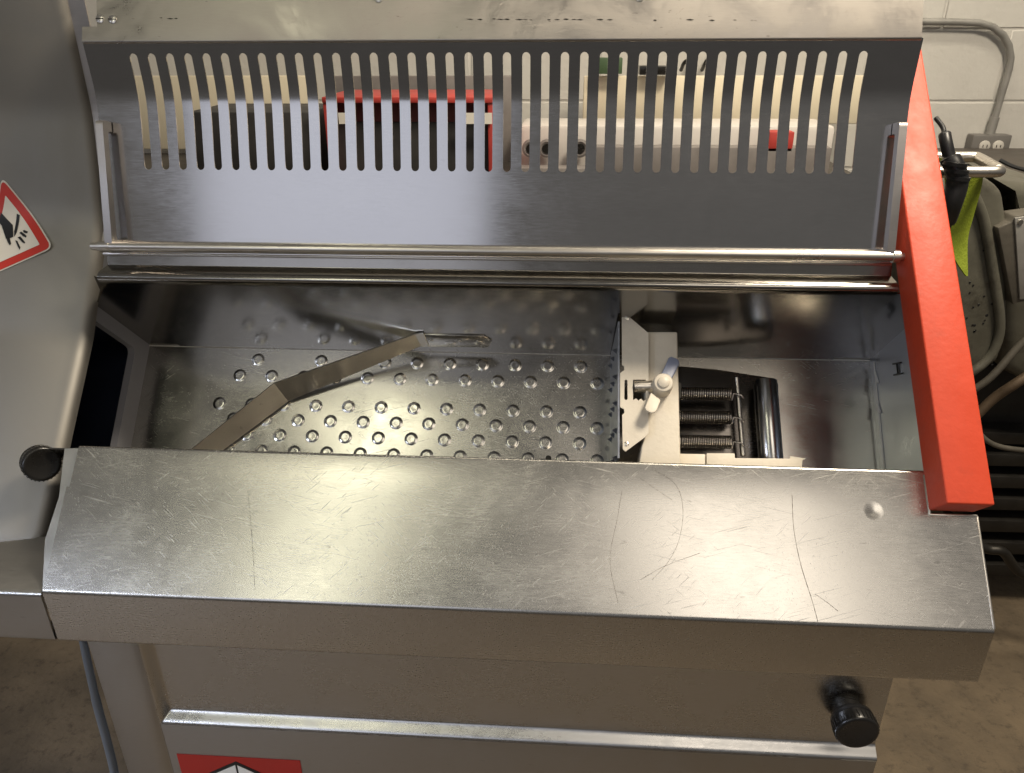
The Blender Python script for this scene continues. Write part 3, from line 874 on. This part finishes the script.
# wing lever with hub
bm = BM(); hL = .160
hub = GP(661, 388, hB)
lathe(bm, hub, en, [(-.002, .013), (.018, .013), (.022, .0125), (.024, .011), (.0245, .0075), (.0262, .007), (.0275, .0045), (.0278, .001)], 30)
wl_ = obj('wing_lever', bm, M['white'], mach, smooth=40)
def blade(c, pts, lift0, lift1, mi):
    bm = BM(); vs = []
    for (x, y, l) in pts: vs.append(GP(x, y, hB+l))
    prism(bm, vs, -en*.004); return bm
lo = [(651, 392, .018), (661, 400, .018), (657.5, 408.5, .024), (655.3, 412.3, .025), (651.5, 413.4, .026), (646, 410.6, .026), (644.6, 407.6, .025), (647.2, 401, .021)]
obj('lever_wing', blade(0, lo, 0, 0, 0), M['white'], wl_, bevel=.0016, seg=3)
hi_ = [(661, 374.5, .018), (671.5, 379, .018), (675.5, 372, .010), (679.6, 363.5, .002), (679, 360.2, 0), (677, 358.4, 0), (671.6, 356.2, 0), (668.8, 357.4, .001), (665.5, 365, .008)]
hi_ = [(x, y, l*.6+.004) for x, y, l in hi_]
M['bluereflect'] = paint('lever tip with painted blue reflection', (.26, .29, .40), .4, .05)  # blue reflection on the upper wing put into its colour
lab(obj('lever_wing', blade(0, hi_, 0, 0, 0), M['bluereflect'], wl_, bevel=.0016, seg=3), 'upper wing of the lever, blue reflection painted on')
bm = BM()
prism(bm, [GP(x, y, hB-.006) for x, y in [(671, 380), (681, 383), (681, 398), (671, 396)]], -en*.02)
obj('lever_block', bm, M['dark'], mach)

# ================================================================ THINGS BEHIND, SEEN THROUGH THE SLOTS AND AT RIGHT
def boxobj(name, label, cat, px0, py0, px1, py1, Y, depth, mat, bev=.004, group=None, parts=None):
    a, b = onY(px0, py0, Y), onY(px1, py1, Y)
    bm = BM(); box(bm, (a.x, Y, b.z), (b.x, Y+depth, a.z))
    o = obj(name, bm, mat, bevel=bev); tag(o, label, cat, group); return o
# work table under the goods behind the slicer
tz = onY(500, 186, 2.02).z
bm = BM(); box(bm, (-1.5, 1.93, tz-.04), (.80, 2.55, tz))
for x in (-1.45, .72):
    for y in (1.97, 2.48): box(bm, (x, y, 0), (x+.05, y+.05, tz-.04))
tag(obj('work_table', bm, M['bench'], bevel=.003), 'dark work table hidden behind the slicer guard, carrying the goods', 'table')
boxobj('cream_panel', 'broad cream board leaning on the wall at the left, seen through the slots', 'board', 120, 76, 322, 150, 2.50, .02, M['boardcream'])
boxobj('cream_panel', 'bright cream board on the wall seen through the slots at right of centre', 'board', 584, 76, 864, 124, 2.45, .02, M['boardcream'])
boxobj('white_bin', 'wide off white tub below the bright cream board', 'tub', 520, 125, 828, 178, 2.20, .18, M['boardwhite'], .012)
boxobj('dark_carton', 'dark carton standing in front of the cream board, left of the red crate', 'carton', 186, 112, 318, 186, 2.10, .25, M['shelfdark'])
boxobj('grey_plank', 'pale grey board behind the red crate', 'board', 330, 76, 520, 186, 2.42, .02, M['midgrey'])
# red crate with dark mouth
a, b = onY(322, 97, 2.05), onY(495, 186, 2.05)
cr_ = empty('plastic_crate', ((a.x+b.x)/2, 2.15, tz), 'red crate with dark open front and pale tags, seen through the centre slots', 'crate')
bm = BM(); box(bm, (a.x, 2.045, a.z-.014), (b.x, 2.30, a.z)); box(bm, (a.x, 2.05, b.z), (a.x+.012, 2.30, a.z-.014)); box(bm, (b.x-.016, 2.05, b.z), (b.x, 2.30, a.z-.014))
obj('crate_frame', bm, M['crate'], cr_, bevel=.002)
bm = BM(); box(bm, (a.x+.012, 2.10, a.z-.065), (b.x-.016, 2.29, a.z-.015)); obj('crate_band', bm, M['cratedark'], cr_)
bm = BM(); box(bm, (a.x+.012, 2.095, b.z), (b.x-.016, 2.285, a.z-.066)); obj('crate_front', bm, M['shelfdark'], cr_)
for i, (x0, x1) in enumerate(((338, 346), (466, 492))):
    A_, B_2 = onY(x0, 113, 2.04), onY(x1, 124, 2.04); bm = BM(); box(bm, (A_.x, 2.04, B_2.z), (B_2.x, 2.0445, A_.z)); obj('paper_tag', bm, M['stwhite'], cr_)
# tub openings / valves on the white tub and small goods
i = 0
for x, lb in ((531, 'leftmost of the three round black caps in front of the white tub'), (547, 'middle of the three round black caps in front of the white tub'), (580, 'rightmost of the three round black caps in front of the white tub')):
    c0 = onY(x, 148, 2.17)
    bm = BM(); lathe(bm, c0, (0, -1, 0), [(0, .024), (.01, .024), (.012, .018), (.008, .012), (.008, .002)], 24)
    bm2 = obj('round_cap', bm, M['midgrey']); tag(bm2, lb, 'cap', 'round black caps in front of the white tub')
    bm = BM(); lathe(bm, c0+V((0, -.0125, 0)), (0, -1, 0), [(0, .013), (.002, .012), (.002, .001)], 20); obj('cap_centre', bm, M['black'], bm2)
for (x0, y0, x1, y1, mt, nm, lb, ct) in (
    (596, 147, 826, 186, 'midgrey', 'grey_tray', 'long grey tray along the foot of the white tub', 'tray'),
    (520, 168, 590, 186, 'midgrey', 'pale_block', 'low grey block under the round black caps', 'block'),
    (770, 132, 792, 152, 'crate', 'red_box', 'small red carton at the right end of the white tub', 'carton'),
    (598, 58, 622, 74, 'green', 'green_tin', 'small green tin above the cream board', 'tin'),
    (640, 66, 672, 75, 'black', 'black_clamp', 'flat black clamp above the cream board', 'clamp')):
    boxobj(nm, lb, ct, x0, y0, x1, y1, 2.08 if y0 > 100 else 2.40, .05, M[mt], .002)
for x0, x1, lb in ((684, 694, 'black hook on the wall, left of its pair behind the guard'), (705, 710, 'black hook on the wall, right of its pair behind the guard')):
    bm = BM(); tube(bm, smoothpath([onY(x0-3, 70, 2.58), onY(x0+1, 62, 2.54), onY(x1, 59, 2.54), onY(x1+2, 52, 2.6)]), .006, 8); tag(obj('wall_hook', bm, M['black']), lb, 'hook', 'black hooks on the wall')

# conduit and outlet
CYw = WY-.02
bm = BM()
pth = [onY(780, 17, CYw), onY(900, 20, CYw), onY(950, 21, CYw), onY(985, 23, CYw)]
cpath = [onY(780, 20, CYw), onY(960, 22, CYw)] + [onY(x, y, CYw) for x, y in ((980, 23), (993, 27), (1003, 35), (1009, 46), (1011, 58), (1009, 70))] + [onY(990, 134, CYw)]
tube(bm, cpath, .0100, 14)
a = cpath[-1]; d = (cpath[-2]-cpath[-1]).normalized(); tube(bm, [a, a+d*.05], .0135, 16)
o = obj('wall_conduit', bm, M['conduit'], smooth=50); tag(o, 'grey bent conduit pipe running along the block wall to the outlet box', 'conduit')
oa, ob = onY(974, 135, WY-.045), onY(1007, 158, WY-.045)
out = empty('outlet_box', ((oa.x+ob.x)/2, WY-.02, ob.z), 'grey double outlet box at the foot of the conduit', 'outlet')
bm = BM(); box(bm, (oa.x, WY-.045, ob.z), (ob.x, WY-.001, oa.z)); obj('box_body', bm, M['outlet'], out, bevel=.004)
for xc in (984.5, 998):
    bm = BM(); c0 = onY(xc, 146, WY-.047); lathe(bm, c0, (0, -1, 0), [(-.002, .0165), (.002, .0165), (.003, .015), (.003, .001)], 20)
    c1 = c0+V((0, 0, -.04)); lathe(bm, c1, (0, -1, 0), [(-.002, .0165), (.002, .0165), (.003, .015), (.003, .001)], 20)
    for dx in (-.006, .006):
        for c_ in (c0, c1): box(bm, (c_.x+dx-.001, c_.y-.0045, c_.z-.004), (c_.x+dx+.001, c_.y-.0028, c_.z+.004), 1)
    obj('socket', bm, [M['socket'], M['black']], out)

# old grey-green machine on the right
om = empty('old_machine', (1.25, 2.0, 0), 'grimy grey green cast machine standing behind the red bar', 'machine')
YM = 1.62
def blob(name, pts, Y, depth, mat, parent, bev=.02, seg=4):
    bm = BM(); prism(bm, [onY(x, y, Y) for x, y in pts], (0, depth, 0)); return obj(name, bm, mat, parent, bevel=bev, seg=seg, smooth=50)
blob('body', [(935, 190), (952, 178), (985, 176), (1004, 190), (1010, 230), (1009, 330), (1000, 362), (975, 378), (952, 372), (935, 330)], 1.62, .45, M['oldgreen'], om, .035, 5)
blob('shoulder', [(925, 160), (955, 156), (975, 164), (990, 180), (1080, 190), (1120, 330), (1060, 400), (1005, 372), (1002, 200), (960, 176), (925, 190)], 1.72, .4, M['oldgreen'], om, .03, 4)
blob('lower_body', [(920, 370), (1100, 350), (1110, 540), (1000, 545), (930, 500)], 1.86, .3, M['dark'], om, .02, 3)
# fastened cover plate with screws
bm = BM(); prism(bm, [onY(x, y, 1.60) for x, y in [(998, 228), (1011, 222), (1015, 216), (1060, 210), (1066, 296), (1018, 303), (1013, 305)]], (0, .05, 0))
pl = obj('cover_plate', bm, M['oldgrey'], om, bevel=.003)
bm = BM(); prism(bm, [onY(x, y, 1.595) for x, y in [(1015, 218), (1060, 212), (1065, 294), (1020, 300)]], (0, .006, 0)); obj('plate_face', bm, M['conduit'], om, bevel=.002)
for (x, y) in ((1020, 222),):
    bm = BM(); lathe(bm, onY(x, y, 1.595), (0, -1, 0), [(0, .006), (.003, .005), (.003, .001)], 12); obj('screw', bm, M['rod'], pl)
# raised rounded rib round the body
bm = BM(); tube(bm, smoothpath([onY(x, y, 1.615) for x, y in [(972, 190), (984, 220), (993, 270), (1000, 320), (996, 345), (985, 362), (966, 376)]], 8), .010, 12)
obj('raised_rib', bm, M['oldgreen'], om, smooth=60)
for _ in range(34):      # drilled vent holes and chips
    x = random.gauss(975, 13); y = random.gauss(318, 26)
    if 956 < x < 1000 and 250 < y < 372:
        bm = BM(); lathe(bm, onY(x, y, 1.6195), (0, -1, 0), [(0, .0035*random.uniform(.5, 1)), (.0006, .002)], 8); obj('vent_hole', bm, M['stblack'], om)

bm = BM()
for k in range(7):
    y = 432+k*22; prism(bm, [onY(x, yy, 1.80) for x, yy in [(975, y), (1080, y+3), (1080, y+14), (975, y+12)]], (0, .25, 0))
obj('cooling_fin', bm, M['dark'], om, bevel=.003)['label'] = 'row of horizontal cooling fins'
for pts, r, mt in (([(1040, 368), (1015, 384), (992, 400), (968, 424), (950, 440)], .011, 'brownpipe'), ([(968, 412), (978, 432), (998, 446), (1040, 452)], .006, 'oldgrey'), ([(1040, 330), (1020, 345), (990, 378), (960, 398)], .008, 'oldgrey'), ([(950, 530), (985, 548), (1003, 552), (1020, 572), (1060, 590)], .012, 'dark')):
    bm = BM(); tube(bm, smoothpath([onY(x, y, 1.60+.02*random.random()) for x, y in pts]), r, 12); obj('pipe', bm, M[mt], om, smooth=60)
# pallet the machine stands on: dark slats
# bench behind with cord
bz = onY(1000, 149, 2.56).z
bm = BM(); box(bm, (.98, 2.12, bz-.05), (2.6, 2.58, bz)); box(bm, (1.05, 2.14, 0), (1.11, 2.5, bz-.05)); box(bm, (2.4, 2.14, 0), (2.46, 2.5, bz-.05))
tag(obj('wall_bench', bm, M['bench'], bevel=.004), 'dark bench top against the wall under the outlet box', 'bench')
bm = BM(); tube(bm, smoothpath([onY(1000, 160, 2.11), onY(1012, 166, 2.09), onY(1030, 171, 2.06), onY(1050, 174, 2.05)]), .005, 8)
tag(obj('power_cord', bm, M['hose']), 'black cord drooping across the dark bench front', 'cord')
# steel tube handle
HYh = 1.45
bm = BM()
tube(bm, smoothpath([onY(x, y, Y_) for x, y, Y_ in [(930, 157, 1.5), (955, 157, 1.5), (973, 157, 1.5), (979, 158.5, 1.49), (996, 168, 1.42), (999.5, 170.5, 1.41), (996, 171.8, 1.4), (975, 172, 1.4), (962, 172, 1.4), (935, 172, 1.4)]], 6), .0098, 16)
tag(obj('tube_handle', bm, M['rod'], smooth=60), 'bent bright steel tube handle poking out right of the red bar', 'handle')
bm = BM()
tube(bm, smoothpath([onY(x, y, Y_) for x, y, Y_ in [(936, 118, 1.42), (943, 128, 1.4), (946, 142, 1.38), (950, 158, 1.37), (956, 170, 1.36), (957, 185, 1.36), (951, 205, 1.36), (945, 222, 1.38), (938, 240, 1.4)]], 8), [.004]*12+[.010]*12+[.016]*12+[.017]*20+[.012]*9, 14)
for yk in (163, 170, 177):
    c0 = onY(955+(yk-163)*.2, yk, 1.36); lathe(bm, c0-V((0, 0, .004)), (.1, 0, 1), [(0, .019), (.006, .019)], 20)
tag(obj('rubber_hose', bm, M['hose'], smooth=60), 'thick black rubber hose coming out beside the red bar', 'hose')
bm = BM()
st1 = smoothpath([onY(x, y, Y_) for x, y, Y_ in [(945, 172, 1.42), (947, 200, 1.43), (948, 230, 1.44), (953, 255, 1.44), (966, 276, 1.44)]], 6)
st2 = smoothpath([onY(x, y, Y_) for x, y, Y_ in [(984, 172, 1.44), (981, 190, 1.45), (974, 215, 1.46), (968, 240, 1.46), (968, 276, 1.44)]], 6)
for i in range(len(st1)-1): face(bm, (st1[i], st1[i+1], st2[i+1], st2[i]))
tag(obj('lime_strap', bm, M['lime'], solid=.003, smooth=60), 'lime green webbing strap hanging under the steel tube handle', 'strap')
# cable beside cabinet, left
bm = BM()
tube(bm, smoothpath([onY(x, y, .775) for x, y in [(78, 620), (85, 650), (96, 700), (108, 745), (115, 775), (128, 840), (140, 900)]]), [.0050]*8+[.0055]*8+[.0062]*33, 14)
tag(obj('hanging_cable', bm, M['cable'], smooth=60), 'thick grey cable hanging down beside the left edge of the cabinet', 'cable')
print('objects', len(bpy.data.objects))
